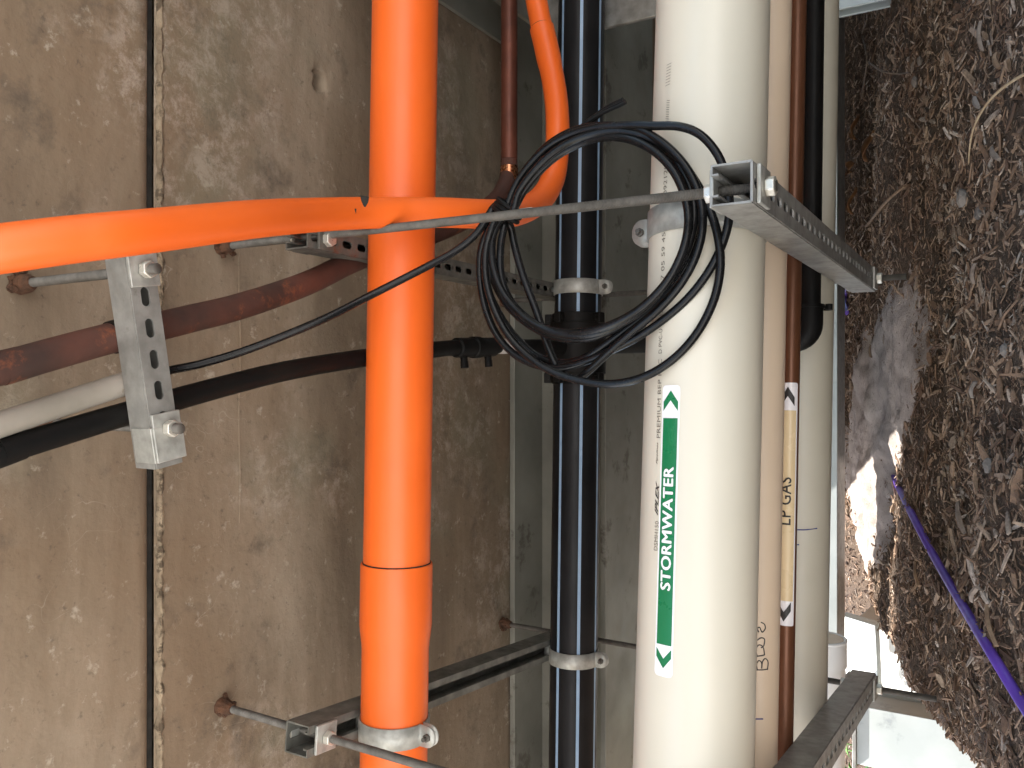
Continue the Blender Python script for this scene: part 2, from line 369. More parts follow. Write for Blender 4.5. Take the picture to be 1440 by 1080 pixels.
slab_panel(JY1, 1.93, -1.45, 1.45, .006, (HOLE.x, HOLE.y))
slab_panel(-.02, JY0, -1.45, 1.45, .009)
MB().ext((-1.75, -.35, HS + .07), (3, 1.95, HS + .16)).build('slab_core', M['concrete'], soffit)
MB().ext((-1.75, -.35, HS + .0015), (3, -.021, HS + .0215)).build('slab_edge', M['concrete'], soffit)
MB().ext((-1.75, -.02, HS + .0015), (-1.451, 1.93, HS + .0215)).build('slab_edge', M['concrete'], soffit)
MB().ext((1.451, -.02, HS + .0015), (3, 1.93, HS + .0215)).build('slab_edge', M['concrete'], soffit)
MB().ext((-1.45, JY0 - .001, HS + .0125), (1.45, JY1 + .001, HS + .0215)).build('joint_gap', M['joint'], soffit)
pts = [Vector((x, JY1 + .006 + .0016 * mn.noise(Vector((x * 25, 0, 0))), HS + .0015 + .001 * mn.noise(Vector((x * 50, 4, 0))))) for x in np.linspace(-1.45, 1.45, 700)]
MB().tube(pts, [.0052 + .0042 * mn.fractal(Vector((x * 60, 9, 0)), 1, 2, 3) for x in np.linspace(-1.45, 1.45, 700)], 8).build('joint_bead', M['bead'], soffit)
yf = atZ(337, 520, HS).y
pts = [Vector((x, yf + .003 * mn.noise(Vector((x * 9, 0, 0))), HS)) for x in np.linspace(-.22, .25, 300)]
MB().tube(pts, [.0011 + .0012 * abs(mn.noise(Vector((x * 30, 1, 0)))) for x in np.linspace(-.22, .25, 300)], 5).build('form_ridge', M['concrete'], soffit)

# steel frame -------------------------------------------------------
def ibeam(name, x0, x1, y0, y1, z0, z1, tf, tw, axis, mat, label, bevel=.0015):
    c = Vector(((x0 + x1) / 2, (y0 + y1) / 2, z0)); t = thing(name, c, label, 'beam')
    MB().ext((x0, y0, z1 - tf), (x1, y1, z1)).build('top_flange', mat, t, bevel=bevel)
    MB().ext((x0, y0, z0), (x1, y1, z0 + tf)).build('bottom_flange', mat, t, bevel=bevel)
    if axis == 'X': MB().ext((x0, c.y - tw / 2, z0 + tf), (x1, c.y + tw / 2, z1 - tf)).build('web', mat, t)
    else: MB().ext((c.x - tw / 2, y0, z0 + tf), (c.x + tw / 2, y1, z1 - tf)).build('web', mat, t)
    return t
ibeam('steel_beam', -1.7, 2.8, 1.73, 2.02, .790, HS - .004, .014, .012, 'X', M['galv_beam'], 'grey green steel I beam under the concrete soffit behind the blue striped black pipe')
cb = ibeam('steel_beam', .815, .99, -.3, 1.728, .925, HS - .003, .010, .010, 'Y', M['galv_beam'], 'dark cross beam meeting the soffit past the upright orange pipe, at the picture edge')
q0, q1 = atY(862, 38, 1.66), atY(928, 24, 1.66)
MB().ext((q0.x, 1.655, q1.z), (q0.x + .16, 1.667, .9245)).build('end_plate', M['galv'], cb, bevel=.002)
MB().ext((q0.x + .004, 1.668, q1.z + .006), (q0.x + .15, 1.74, q1.z + .014)).build('end_plate', M['galv'], cb, bevel=.001)
# unseen back floor, its edges set to keep sun off the bank
MB().ext((-.95, 1.951, 1.052), (4, 4.4, 1.2)).build('back_shade_slab', M['concrete'], soffit)
# low galvanised bearer
bearer = thing('steel_bearer', (.6, 2.36, .385), 'long low galvanised bearer running behind the cream pipes above the mulch', 'beam')
MB().ext((-.83, 2.30, .388), (1.8, 2.306, .62)).build('web', M['galv_sky_tint'], bearer, bevel=.001)
MB().ext((-.83, 2.306, .388), (1.8, 2.42, .394)).build('bottom_flange', M['galv'], bearer, bevel=.001)
MB().ext((-.83, 2.306, .614), (1.8, 2.42, .62)).build('top_flange', M['galv'], bearer, bevel=.001)
def post(x0, x1, y0, y1, ztop, label):
    zb = float(min(h0(x0, y0), h0(x1, y1))) - .15
    t = thing('steel_post', ((x0 + x1) / 2, (y0 + y1) / 2, zb), label, 'post', 'galvanised posts standing in the bank')
    MB().ext((x0, y0, zb), (x1, y0 + .008, ztop)).build('front_flange', M['galv_sky_tint'], t, bevel=.0015)
    MB().ext((x0, y1 - .008, zb), (x1, y1, ztop)).build('rear_flange', M['galv_sky_tint'], t, bevel=.0015)
    xm = x1 - .010
    MB().ext((xm - .007, y0 + .0082, zb), (xm, y1 - .0082, ztop)).build('web', M['galv_sky_tint'], t)
    MB().ext((x0 - .01, y0 - .01, ztop), (x1 + .01, y1 + .01, ztop + .010)).build('cap_plate', M['galv'], t, bevel=.001)
    return t
post(-1.07, -.905, 2.50, 2.65, .37, 'pale blue galvanised post standing on the sunlit bank beside the perforated strut end')
post(.955, 1.10, 2.30 - .06, 2.295, .80, 'dark grey post at the picture edge standing at the end of the low bearer')

# ------------------------------------------------------------------ struts, rods, nuts
def rod(name, p0, p1, mat, parent, r=.006):
    p0, p1 = Vector(p0), Vector(p1); L = (p1 - p0).length; n_ = int(L / .0009); d = (p1 - p0)
    pts = [p0 + d * (i / n_) for i in range(n_ + 1)]
    return MB().tube(pts, [r if i % 2 else r - .0008 for i in range(n_ + 1)], 10).build(name, mat, parent, ang=80)
def hexpoly(r): return [(r * math.cos(math.pi / 3 * k), r * math.sin(math.pi / 3 * k)) for k in range(6)]
def nut(c, axis, parent, mat='nut', r=.0105, h=.010, name='nut'):
    T, A, B = frame(Vector(axis)); return MB().prism(hexpoly(r), c, A, B, T, h).build(name, M[mat], parent, bevel=.0012)
def strut(p0, p1, opening, parent, mat='galv', w=.041, h=.041, pitch=.031, slots=True, name='strut'):
    p0, p1 = Vector(p0), Vector(p1); L = (p1 - p0).length; X = (p1 - p0).normalized(); O = Vector(opening)
    O = (O - X * O.dot(X)).normalized(); Wv = X.cross(O).normalized(); b = MB()
    def P(s, t, q): return p0 + X * s + Wv * t + O * q
    n_ = max(1, int(L / pitch)); pt = L / n_
    for i in range(n_):
        c = (i + .5) * pt
        inner = []; outer = []
        for k in range(16):
            a = 2 * math.pi * k / 16 + math.pi / 16; ca, sa = math.cos(a), math.sin(a)
            inner.append(P(c + .0052 * (1 if ca > 0 else -1) + .0055 * ca, .0055 * sa, -h / 2))
            mx = max(abs(ca) / (pt / 2), abs(sa) / (w / 2)); outer.append(P(c + ca / mx, sa / mx, -h / 2))
        # square the outer ring so that it closes exactly at the corners
        for cx, cy in ((1, 1), (-1, 1), (-1, -1), (1, -1)):
            tgt = P(c + cx * pt / 2, cy * w / 2, -h / 2); j = min(range(16), key=lambda q: (outer[q] - tgt).length); outer[j] = tgt
        if slots: b.add(inner + outer, [(k, (k + 1) % 16, 16 + (k + 1) % 16, 16 + k) for k in range(16)])
        else: b.add(outer, [tuple(range(16))])
    for sgn in (-1, 1):
        prof = [(sgn * w / 2, -h / 2), (sgn * w / 2, h / 2), (sgn * (w / 2 - .0095), h / 2), (sgn * (w / 2 - .0095), h / 2 - .007)]
        v = [P(0, *q) for q in prof] + [P(L, *q) for q in prof]
        b.add(v, [(k, k + 1, 5 + k, 4 + k) for k in range(3)])
    return b.build(name, M[mat], parent, solid=.0026, smooth=False)

ZU, ZL = .855, .243
def anchor(x, y, parent):
    b = MB(); pts = [Vector((x, y, HS - .026)), Vector((x, y, HS - .012)), Vector((x, y, HS + .002))]
    b.tube(pts, [.008, .0125, .014], 10); 
    for k in range(14):
        a = random.uniform(0, 6.28); rr = random.uniform(.006, .018)
        b.box((x + rr * math.cos(a), y + rr * math.sin(a), HS - random.uniform(0, .014)), (.006, .005, .006), *[Vector(v) for v in Matrix.Rotation(a, 3, 'Z')])
    b.build('anchor', M['rust'], parent, ang=20)
def trapeze(xn, xf, yn, yf_, label, zlow_near, zlow_far, rmat='rod', low_mat='galv', up_w=.041, up_h=.041, up_mat='galv', lean=0, up_open=(0, 0, -1)):
    t = thing('pipe_hanger', (xn, yn, HS), label, 'pipe hanger', 'hangers of strut and threaded rod carrying the long pipes')
    d = Vector((xf - xn, yf_ - yn, 0)).normalized()
    for (x, y, zb) in ((xn, yn, zlow_near), (xf, yf_, zlow_far)):
        le = lean if y == yn else 0
        rod('threaded_rod', (x + le, y, HS - .001), (x, y, zb), M[rmat], t); anchor(x + le, y, t)
        for z in (ZU, ZL):
            s_ = 1 if z == ZU else -1
            wm = M['strut_dark' if (z == ZU and up_mat == 'strut_dark') else 'galv_clamp']; wz = .030 if (z == ZU and up_mat == 'strut_dark') else .040
            MB().box((x, y, z + .0245), (wz, wz, .0045), d, Vector((-d.y, d.x, 0))).build('square_washer', wm, t, bevel=.001)
            MB().box((x, y, z - .0245), (wz, wz, .0045), d, Vector((-d.y, d.x, 0))).build('square_washer', wm, t, bevel=.001)
            nut((x, y, z + .032), (0, 0, 1), t); nut((x, y, z - .032), (0, 0, 1), t)
    a = Vector((xn, yn, 0)) - d * .032; b = Vector((xf, yf_, 0)) + d * .032
    strut(a + Vector((0, 0, ZU)), b + Vector((0, 0, ZU)), up_open, t, mat=up_mat, w=up_w, h=up_h)
    strut(a + Vector((0, 0, ZL)), b + Vector((0, 0, ZL)), (0, 0, 1), t, mat=low_mat)
    return t
trapeze(-.500, -.577, .87, 1.70, 'hanger with rusty ceiling anchors whose strut holds the clamped orange pipe below its coupling', .20, .115, low_mat='galv', up_mat='galv_mid')
trapeze(.204, .200, .87, 1.70, 'hanger passing the cable coil, with a long slotted lower strut ending over the mulch', .205, .165, up_open=(0, 0, 1), up_w=.028, up_h=.041, up_mat='strut_dark', lean=.009)

# cross tray hanger carrying the small pipes
Z3 = .812; a3 = atZ(194, 350, Z3); b3 = atZ(238, 655, Z3)
t3 = thing('strut_bracket', (a3 + b3) / 2, 'short slotted strut bracket with two end nuts carrying copper, grey and black pipes', 'bracket')
d3 = (b3 - a3).normalized(); n3 = Vector((-d3.y, d3.x, 0)).normalized()
up = Vector((0, 0, .017))
strut(a3 + up, b3 + up, (0, 0, 1), t3, w=.033, h=.034, pitch=.031)
for q in (atZ(199, 380, Z3), atZ(232, 602, Z3)):
    rod('threaded_rod', (q.x, q.y, HS - .001), (q.x, q.y, .784), M['rod'], t3)
    MB().box((q.x, q.y, .8085), (.036, .036, .004), d3, n3).build('square_washer', M['galv_clamp'], t3, bevel=.001)
    nut((q.x, q.y, .800), (0, 0, 1), t3, r=.0100); nut((q.x, q.y, .850), (0, 0, 1), t3)
    anchor(q.x, q.y, t3)
# wrap-round end piece
q = atZ(235, 622, Z3)
MB().box((q.x, q.y, .8075), (.040, .038, .003), d3, n3).box(Vector((q.x, q.y, .826)) - n3 * (.019 if n3.y > 0 else -.019), (.040, .003, .034), d3, n3).build('end_fitting', M['galv_clamp'], t3, bevel=.001)

# ------------------------------------------------------------------ pipes
def axis_ends(x_top, y_top, x_bot, y_bot, z, ext=(.5, .5)):
    a = atZ(x_bot, y_bot, z); b = atZ(x_top, y_top, z); d = (b - a).normalized(); return a - d * ext[0], b + d * ext[1]
def straight(name, A, B, r, mat, label, cat='pipe', group=None, n=56, prof=None, part='pipe_body', seg=40):
    t = thing(name, A, label, cat, group); L = (B - A).length; d = (B - A).normalized()
    if prof is None: prof = [(L * i / seg, r) for i in range(seg + 1)]
    MB().tube([A + d * s for s, _ in prof], [q for _, q in prof], n).build(part, M[mat], t, ang=30)
    return t, d
def s_on(A, d, x, y, z):  # distance along the pipe where the photo shows (x, y)
    return (atZ(x, y, z) - A).dot(d)

# big orange conduit with bell socket
zO = .835 - .052
oA, oB = axis_ends(570, 0, 553.5, 1080, zO, (.6, .8))
dO = (oB - oA).normalized(); LO = (oB - oA).length
sJ = s_on(oA, dO, 562, 790, zO); sT = s_on(oA, dO, 560, 890, zO)
ORr = .0497
t = thing('orange_conduit', oA, 'fat bright orange conduit with a coupling joint', 'conduit')
prof = [(0, ORr)] + [(s, ORr) for s in np.linspace(.05, sT - .030, 20)] + [(sT - .022, ORr), (sT - .010, ORr + .0008), (sT + .008, ORr + .0032), (sT + .016, ORr + .0038), (sJ - .003, ORr + .0038), (sJ, ORr + .0030)]
MB().tube([oA + dO * s for s, _ in prof], [q for _, q in prof], 64).build('socket_pipe', M['orange'], t, ang=25)
MB().tube([oA + dO * (sJ - .001), oA + dO * (sJ + .0016)], [ORr + .0012, ORr + .0010], 64).build('sealant_ring', M['joint'], t)
MB().tube([oA + dO * s for s in np.linspace(sJ - .01, LO, 30)], ORr, 64).build('plain_pipe', M['orange'], t)

# black pipe with blue stripes
zB = .835 - .052
bA, bB = axis_ends(818, 0, 805, 1080, zB, (.6, .8)); dB = (bB - bA).normalized(); LB = (bB - bA).length
sS = s_on(bA, dB, 815, 490, zB)
t = thing('water_main', bA, 'thick black polyethylene pipe with thin blue stripes, behind the cable coil', 'pipe')
def cyl_pt(A, d, s, r, phi):
    N1 = Vector((0, -1, 0)); N1 = (N1 - d * N1.dot(d)).normalized(); N2 = d.cross(N1); N2 = -N2 if N2.z < 0 else N2
    return A + d * s + (N1 * math.cos(phi) + N2 * math.sin(phi)) * r
for (s0, s1, offp) in ((0, sS, -.10), (sS, LB, .08)):
    body = MB().tube([bA + dB * s for s in np.linspace(s0, s1, 20)], .0495, 56).build('pipe_body', M['hdpe'], t)
    for k in range(7):
        ph = offp + 2 * math.pi * k / 7 - .55; b = MB(); w_ = .064
        v = []; ss = np.linspace(s0, s1, 30)
        for s in ss: v += [cyl_pt(bA, dB, s, .0497, ph + w_ * q) for q in (-1, 0, 1)]
        f = [(3 * i + j, 3 * i + j + 1, 3 * i + j + 4, 3 * i + j + 3) for i in range(29) for j in (0, 1)]
        b.add(v, f).build('stripe', M['stripe'], body)
t = thing('tapping_saddle', bA + dB * sS, 'black tapping saddle bolted round the blue striped pipe behind the coil', 'pipe fitting')
s0 = s_on(bA, dB, 815, 540, zB); s1 = s_on(bA, dB, 815, 442, zB)
prof = [(s0, .052), (s0 + .002, .056), (s0 + .02, .057), (s0 + .022, .060), (s1 - .022, .060), (s1 - .02, .057), (s1 - .002, .056), (s1, .052)]
MB().tube([bA + dB * s for s, _ in prof], [q for _, q in prof], 48).build('saddle_body', M['black'], t, ang=25)
for s in (s0 + .012, s1 - .012):
    for ph in (1.25, -1.25, .2):
        c = cyl_pt(bA, dB, s, .062, ph); nrm = (c - (bA + dB * s)).normalized()
        MB().box(c, (.022, .016, .016), dB, dB.cross(nrm), nrm).build('lug', M['black'], t, bevel=.002)
        MB().tube([c - nrm.cross(dB) * .010, c + nrm.cross(dB) * .014], .005, 8).build('bolt', M['black'], t)

# stormwater pipe
rS = .0735; zS = ZL + .0205 + rS
sA, sB = axis_ends(1002, 0, 974, 1080, zS, (.6, .8))
storm, dS = straight('stormwater_pipe', sA, sB, rS, 'cream', 'widest cream pipe, with a green and white sticker reading STORMWATER', n=72)
# tan pipe beside it
r2 = .029; z2 = ZL + .0205 + r2
pA, pB = axis_ends(1084, 0, 1063, 1000, z2, (.8, .8))
tanp, dT = straight('drain_pipe', pA, pB, r2, 'tan', 'narrow tan plastic pipe with handwriting, between the widest cream pipe and the gas pipe', n=40)
# LP gas pipe
rG = .0129; zG = ZL + .0205 + rG
gA, gB = axis_ends(1122, 0, 1103, 1000, zG, (.8, .8))
gas, dG = straight('gas_pipe', gA, gB, rG, 'copper_gas', 'thin brown copper pipe with a beige sticker reading LP GAS', n=28)
# far cream pipe
r4 = .048; z4 = ZL + .0205 + r4
fA, fB = axis_ends(1141, 0, 1123, 900, z4, (.25, .8))
fA = fA + (fB - fA).normalized() * 0
farp, d4 = straight('waste_pipe', fA, fB, r4, 'cream_far', 'dull cream pipe with two blue pen marks, behind the thin gas pipe', n=48)
# black elbowed pipe
r5 = .0155; z5 = ZL + .0205 + r5
eB = atZ(1149, -250, z5); e1 = atZ(1140, 445, z5); de = (e1 - eB).normalized(); ec = e1 + de * .035
t = thing('black_pipe', eB, 'narrow black pipe ending in an elbow beside the slotted lower strut', 'pipe')
MB().tube([eB, eB.lerp(e1, .5), e1], r5, 28).build('pipe_body', M['black'], t)
cpt = []; rad = .026
for k in range(9):
    a = k / 8 * math.pi / 2; cpt.append(e1 + de * (.012 + rad * math.sin(a)) + Vector((0, .15, 1)).normalized() * rad * (1 - math.cos(a)))
cpt = [e1 - de * .018] + cpt + [cpt[-1] + Vector((0, .15, 1)).normalized() * .03]
MB().tube(cpt, [r5 + .004] * len(cpt), 28).build('elbow', M['black'], t)
MB().tube([e1 - de * .019, e1 - de * .013], r5 + .0062, 28).build('elbow_collar', M['black'], t)
MB().tube([cpt[-1] - Vector((0, .001, .006)), cpt[-1] + Vector((0, .015, .30))], r5, 20).build('riser', M['black'], t)
q = atZ(1155, 434, z5 - .012); MB().tube([q - de * .007 + Vector((0, 0, -.012)), q + de * .003 + Vector((0, 0, -.012))], .006, 10).tube([q + Vector((0, .0, .0)), q + Vector((0, 0, -.012))], .004, 8).build('spigot', M['black'], t)
MB().tube([e1 + de * .0415 + Vector((0, 0, .006)), e1 + de * .0445 + Vector((0, 0, .006))], .011, 18).build('tape', M['label_white'], t)

# small orange conduit
cs = [(-60, 358, .352), (0, 350, .376), (100, 337, .427), (200, 326, .49), (350, 309, .63), (430, 303, .735), (500, 300, .828), (560, 299, .89), (620, 299, .945), (690, 301, 1.03), (728, 298, 1.13), (757, 283, 1.22), (776, 255, 1.28), (783, 215, 1.31), (784, 170, 1.33), (780, 125, 1.35), (769, 70, 1.365), (762, 40, 1.37)]
cs = [atY(*c) for c in cs]; dx_ = (cs[0] - cs[3]).normalized(); P_ = catmull([cs[0] + dx_ * q for q in (.7, .5, .3, .18, .08)] + cs, 8)
t = thing('orange_conduit', P_[0], 'slim orange conduit crossing the fat one, then bending round behind the cable coil', 'conduit')
rr = []
for k, p in enumerate(P_):
    rr.append(.0225)
jn = len(P_)
MB().tube(P_, [(.0210 + .0005 * sst(.5, .8, i / jn).item()) + .0016 * sst(.925, .935, i / jn).item() for i in range(jn)], 40).build('bent_pipe', M['orange'], t)
e = atY(746, -40, 1.385); e2 = atY(728, -170, 1.41); e3 = e2 + Vector((1.2, .06, .03))
d_ = (e - P_[-1]).normalized()
MB().tube([P_[-1] + d_ * -.001, P_[-1] + d_ * .002], .0212, 32).build('sealant_ring', M['joint'], t)
MB().tube([P_[-1] - d_ * .01, e, e2, e3], .0205, 40).build('plain_pipe', M['orange'], t)
# small dark marks beside the pipe crossing
k = atY(514, 284, .775)
b = MB(); 
b.prism([(-.006, .007), (.006, .007), (.0045, .000), (.001, -.006), (-.001, -.006), (-.005, .001)], atY(513, 284, .782), Vector((0, .95, -.3)).normalized(), RT, Vector((0, -.5, -.86)), .0015)
b.prism([(-.0012, .003), (.001, .003), (.0005, -.003)], atY(500, 297, .772), Vector((0, .95, -.3)).normalized(), RT, Vector((0, -.5, -.86)), .0015)
b.build('dark_mark', M['joint'], t)

# copper water pipe
cp = [(-60, 534, .865), (0, 519, .865), (80, 496, .865), (165, 473, .865), (260, 450, .866), (340, 430, .868), (430, 399, .872), (500, 366, .876), (560, 345, .880), (620, 325, .885), (668, 302, .888), (700, 278, .890), (714, 250, .890), (716, 225, .890)]
cp = [atZ(*c) for c in cp]; cp = [cp[0] + (cp[0] - cp[2]).normalized() * .7 + Vector((0, 0, .0))] + cp
P1 = catmull(cp, 6)
t = thing('copper_pipe', P1[0], 'dark red copper pipe on the strut bracket, bending round behind the big orange conduit', 'pipe')
MB().tube(P1, .0172, 32).build('bent_tube', M['copper_rust'], t)
pa, pb = atZ(716, 224, .89), atZ(717, -700, .885)
MB().tube([pa, pa.lerp(pb, .5), pb], .0172, 32).build('straight_tube', M['copper'], t)
q1, q2 = atZ(716, 262, .89), atZ(716, 234, .89)
MB().tube([q1, q1.lerp(q2, .2), q1.lerp(q2, .5), q1.lerp(q2, .8), q2], [.0178, .0192, .0196, .0192, .0178], 32).build('solder_joint', M['copper_new'], t)
# rag of insulation tape on bracket
for (x, y) in ((166, 480), ):
    a = atZ(157, 475, .865); c_ = atZ(170, 471, .865)
    MB().tube([a, c_], .0188, 28).build('pad', M['black'], t)

# grey conduit and cable
g0, g1 = atZ(-60, 617, .862), atZ(225, 523, .862)
t = thing('grey_conduit', g0, 'dusty grey conduit stopping on the strut bracket, between the copper and black pipes', 'conduit')
MB().tube([g0 + (g0 - g1).normalized() * .7, g0, g0.lerp(g1, .5), g1], .0133, 28).build('conduit_body', M['grey_pvc'], t)

# black service pipe
sp = [(-60, 660, .865), (0, 636, .862), (90, 608, .862), (180, 581, .862), (300, 547, .858), (400, 522, .85), (500, 505, .84), (580, 495, .832), (640, 489, .826), (700, 487, .818), (735, 487, .812)]
sp = [atZ(*c) for c in sp]; P2 = catmull([sp[0] + (sp[0] - sp[2]).normalized() * .7] + sp, 6)
t = thing('service_pipe', P2[0], 'thin black pipe from the strut bracket to the tapping saddle on the striped pipe', 'pipe')
MB().tube(P2, .0136, 28).build('pipe_body', M['black'], t)
c0, c1 = atZ(641, 489, .826), atZ(694, 488, .819)
def lp(a, b, k): return a.lerp(b, k)
MB().tube([lp(c0, c1, k) for k in (0, .02, .4, .42, .58, .6, .98, 1)], [.015, .0175, .0175, .0195, .0195, .0175, .0175, .015], 24).build('compression_coupling', M['black'], t, ang=25)
for k in (.18, .82):
    c = lp(c0, c1, k); MB().tube([c, c + Vector((-.036, 0, -.004))], [.0075, .006], 10).tube([c + Vector((-.024, 0, -.003)), c + Vector((-.036, 0, -.004))], .0072, 8).build('clamp_bolt', M['black'], t)
w0, w1 = atZ(700, 487, .8183), atZ(732, 487, .8125)
MB().tube([w0, w1], .0142, 24).build('white_tape', M['tie'], t)
e0, e1_ = atZ(732, 489, .8125), bA + dB * sS + Vector((0, -.055, .01))
MB().tube([e0, lp(e0, e1_, .02), e1_], [.013, .0165, .0165], 24).build('branch_socket', M['black'], t)
bk0 = bA + dB * sS + Vector((0, .05, -.01)); MB().tube([bk0, bk0 + Vector((.01, .06, -.03)), bk0 + Vector((.015, .30, -.10))], .012, 20).build('outlet_pipe', M['black'], t)

# ------------------------------------------------------------------ clamps
def clamp(c, r, side, label, wd=.030, d=Vector((1, 0, 0)), leg=None, group='galvanised saddle clamps on the struts'):
    """two straps round a pipe; side=-1: pipe hangs under the strut, ear below; +1: sits on it, ear above"""
    c = Vector(c); t = thing('pipe_clamp', c, label, 'pipe clamp', group)
    Zv = Vector((0, 0, side)); Yv = Vector((0, 1, 0)); Yv = (Yv - d * Yv.dot(d)).normalized()
    for sg in (-1, 1):
        prof = [(sg * .012, -(r + .014)), (sg * .012, -(r + .0015))] if r < .06 else [(sg * .013, -(r + .014)), (sg * .013, -(r + .0015))]
        a0 = math.asin(min(.99, .012 / r))
        for k in range(25):
            a = -math.pi / 2 + a0 + (math.pi - a0 - .0045 / r * 1) * k / 24
            prof.append((sg * (r + .0016) * math.cos(a), (r + .0016) * math.sin(a)))
        prof.append((sg * .0042, r + .004)); ear0 = len(prof)
        b = MB(); v = []
        hw = wd / 2
        rows = [(p, hw) for p in prof] + [((sg * .0042, r + q), hw * math.sqrt(max(0, 1 - ((q - .014) / .0145) ** 2)) if q > .014 else hw) for q in (.010, .014, .019, .023, .026, .028)]
        for (yy, zz), w_ in rows: v += [c + Yv * yy + Zv * zz + d * s for s in (-w_, w_)]
        b.add(v, [(2 * i, 2 * i + 1, 2 * i + 3, 2 * i + 2) for i in range(len(rows) - 1)])
        b.build('strap', M['galv_clamp'], t, solid=.0024, ang=40)
    e = c + Zv * (r + .016)
    MB().tube([e - Yv * .017, e + Yv * .017], .0032, 10).build('bolt', M['rod'], t)
    nut(e - Yv * .0085, Yv, t, r=.0062, h=.005, name='bolt_head', mat='rod'); nut(e + Yv * .0085, Yv, t, r=.0062, h=.005)
    return t
def on_axis(A, B, x): k = (x - A.x) / (B.x - A.x); return A.lerp(B, k)
XN = lambda y, xn=-.500, xf=-.577: xn + (xf - xn) * (y - .87) / .83
c = on_axis(oA, oB, XN(.96)); clamp(c, ORr, -1, 'clamp round the fat orange conduit beside the rusty anchored rod', .031, dO)
c = on_axis(bA, bB, XN(1.6)); clamp(c, .0495, -1, 'clamp round the striped black pipe on the strut nearer the rusty anchors', .030, dB)
c = on_axis(bA, bB, .202); clamp(c, .0495, -1, 'clamp round the striped black pipe just above the tapping saddle and behind the coil', .030, dB)
c = on_axis(sA, sB, .203); clamp(c, rS, 1, 'grey clamp round the cream stormwater pipe beside the coil', .036, dS)
c = on_axis(fA, fB, .203); clamp(c, r4, 1, 'clamp round the far dull cream pipe on the slotted strut', .030, d4)

# ------------------------------------------------------------------ writing
def bis_map(bm_, fn, step):
    zs = [v.co.y for v in bm_.verts]; lo_, hi = min(zs), max(zs); k = math.floor(lo_ / step) + 1
    while k * step < hi:
        bmesh.ops.bisect_plane(bm_, geom=bm_.verts[:] + bm_.edges[:] + bm_.faces[:], plane_co=(0, k * step, 0), plane_no=(0, 1, 0)); k += 1
    for v in bm_.verts: v.co = fn(v.co.x, v.co.y, v.co.z)
def flat_to_pipe(bm_, name, mat, parent, A, d, r, step):
    bis_map(bm_, lambda s, tt, zz: cyl_pt(A, d, s, r + zz, tt / r), step)
    me = bpy.data.meshes.new(name); bm_.to_mesh(me); bm_.free(); me.materials.append(mat)
    o = bpy.data.objects.new(name, me); COL.objects.link(o); adopt(o, parent)
    for p in me.polygons: p.use_smooth = True
    return o
def hit(A, d, r, x, y):  # where the sight line meets the pipe -> (s, t)
    D = ray(x, y).normalized(); Dp = D - d * D.dot(d); Ap = -A + d * A.dot(d)
    a = Dp.dot(Dp); b = 2 * Dp.dot(Ap); c_ = Ap.dot(Ap) - r * r; disc = max(b * b - 4 * a * c_, 0)
    tt = (-b - math.sqrt(disc)) / (2 * a); P = D * tt; s = (P - A).dot(d); q = P - A - d * s
    N1 = Vector((0, -1, 0)); N1 = (N1 - d * N1.dot(d)).normalized(); N2 = d.cross(N1); N2 = -N2 if N2.z < 0 else N2
    return s, math.atan2(q.dot(N2), q.dot(N1)) * r
def poly_bm(polys):
    b = bmesh.new()
    for p in polys: b.faces.new([b.verts.new((x, y, 0)) for x, y in p])
    return b
def rrect(s0, s1, t0, t1, c):
    out = []
    for cx, cy, a0 in ((s1 - c, t1 - c, 0), (s0 + c, t1 - c, 90), (s0 + c, t0 + c, 180), (s1 - c, t0 + c, 270)):
        for k in range(5): a = R(a0 + k * 22.5); out.append((cx + c * math.cos(a), cy + c * math.sin(a)))
    return out
def text_bm(body, length, height, bold=0, shear=0):
    cu = bpy.data.curves.new('t', 'FONT'); cu.body = body; cu.size = 1; cu.offset = bold; cu.shear = shear; cu.resolution_u = 3; cu.space_character = 1.05
    o = bpy.data.objects.new('t', cu); COL.objects.link(o); dg = bpy.context.evaluated_depsgraph_get()
    me = bpy.data.meshes.new_from_object(o.evaluated_get(dg)); bpy.data.objects.remove(o); bpy.data.curves.remove(cu)
    b = bmesh.new(); b.from_mesh(me); bpy.data.meshes.remove(me)
    xs = [v.co.x for v in b.verts]; ys = [v.co.y for v in b.verts]; x0, x1, y0, y1 = min(xs), max(xs), min(ys), max(ys)
    for v in b.verts: v.co = Vector(((v.co.x - x0) / (x1 - x0) * length, ((v.co.y - y0) / (y1 - y0) - .5) * height, 0))
    return b
def put_text(body, name, mat, parent, A, d, r, rr, xb, yb, xe, ye, height, step, **kw):
    s0, t0 = hit(A, d, r, xb, yb); s1, t1 = hit(A, d, r, xe, ye); b = text_bm(body, s1 - s0, height, **kw)
    for v in b.verts: v.co.y += t0 + (t1 - t0) * v.co.x / (s1 - s0); v.co.x += s0
    return flat_to_pipe(b, name, mat, parent, A, d, rr, step)
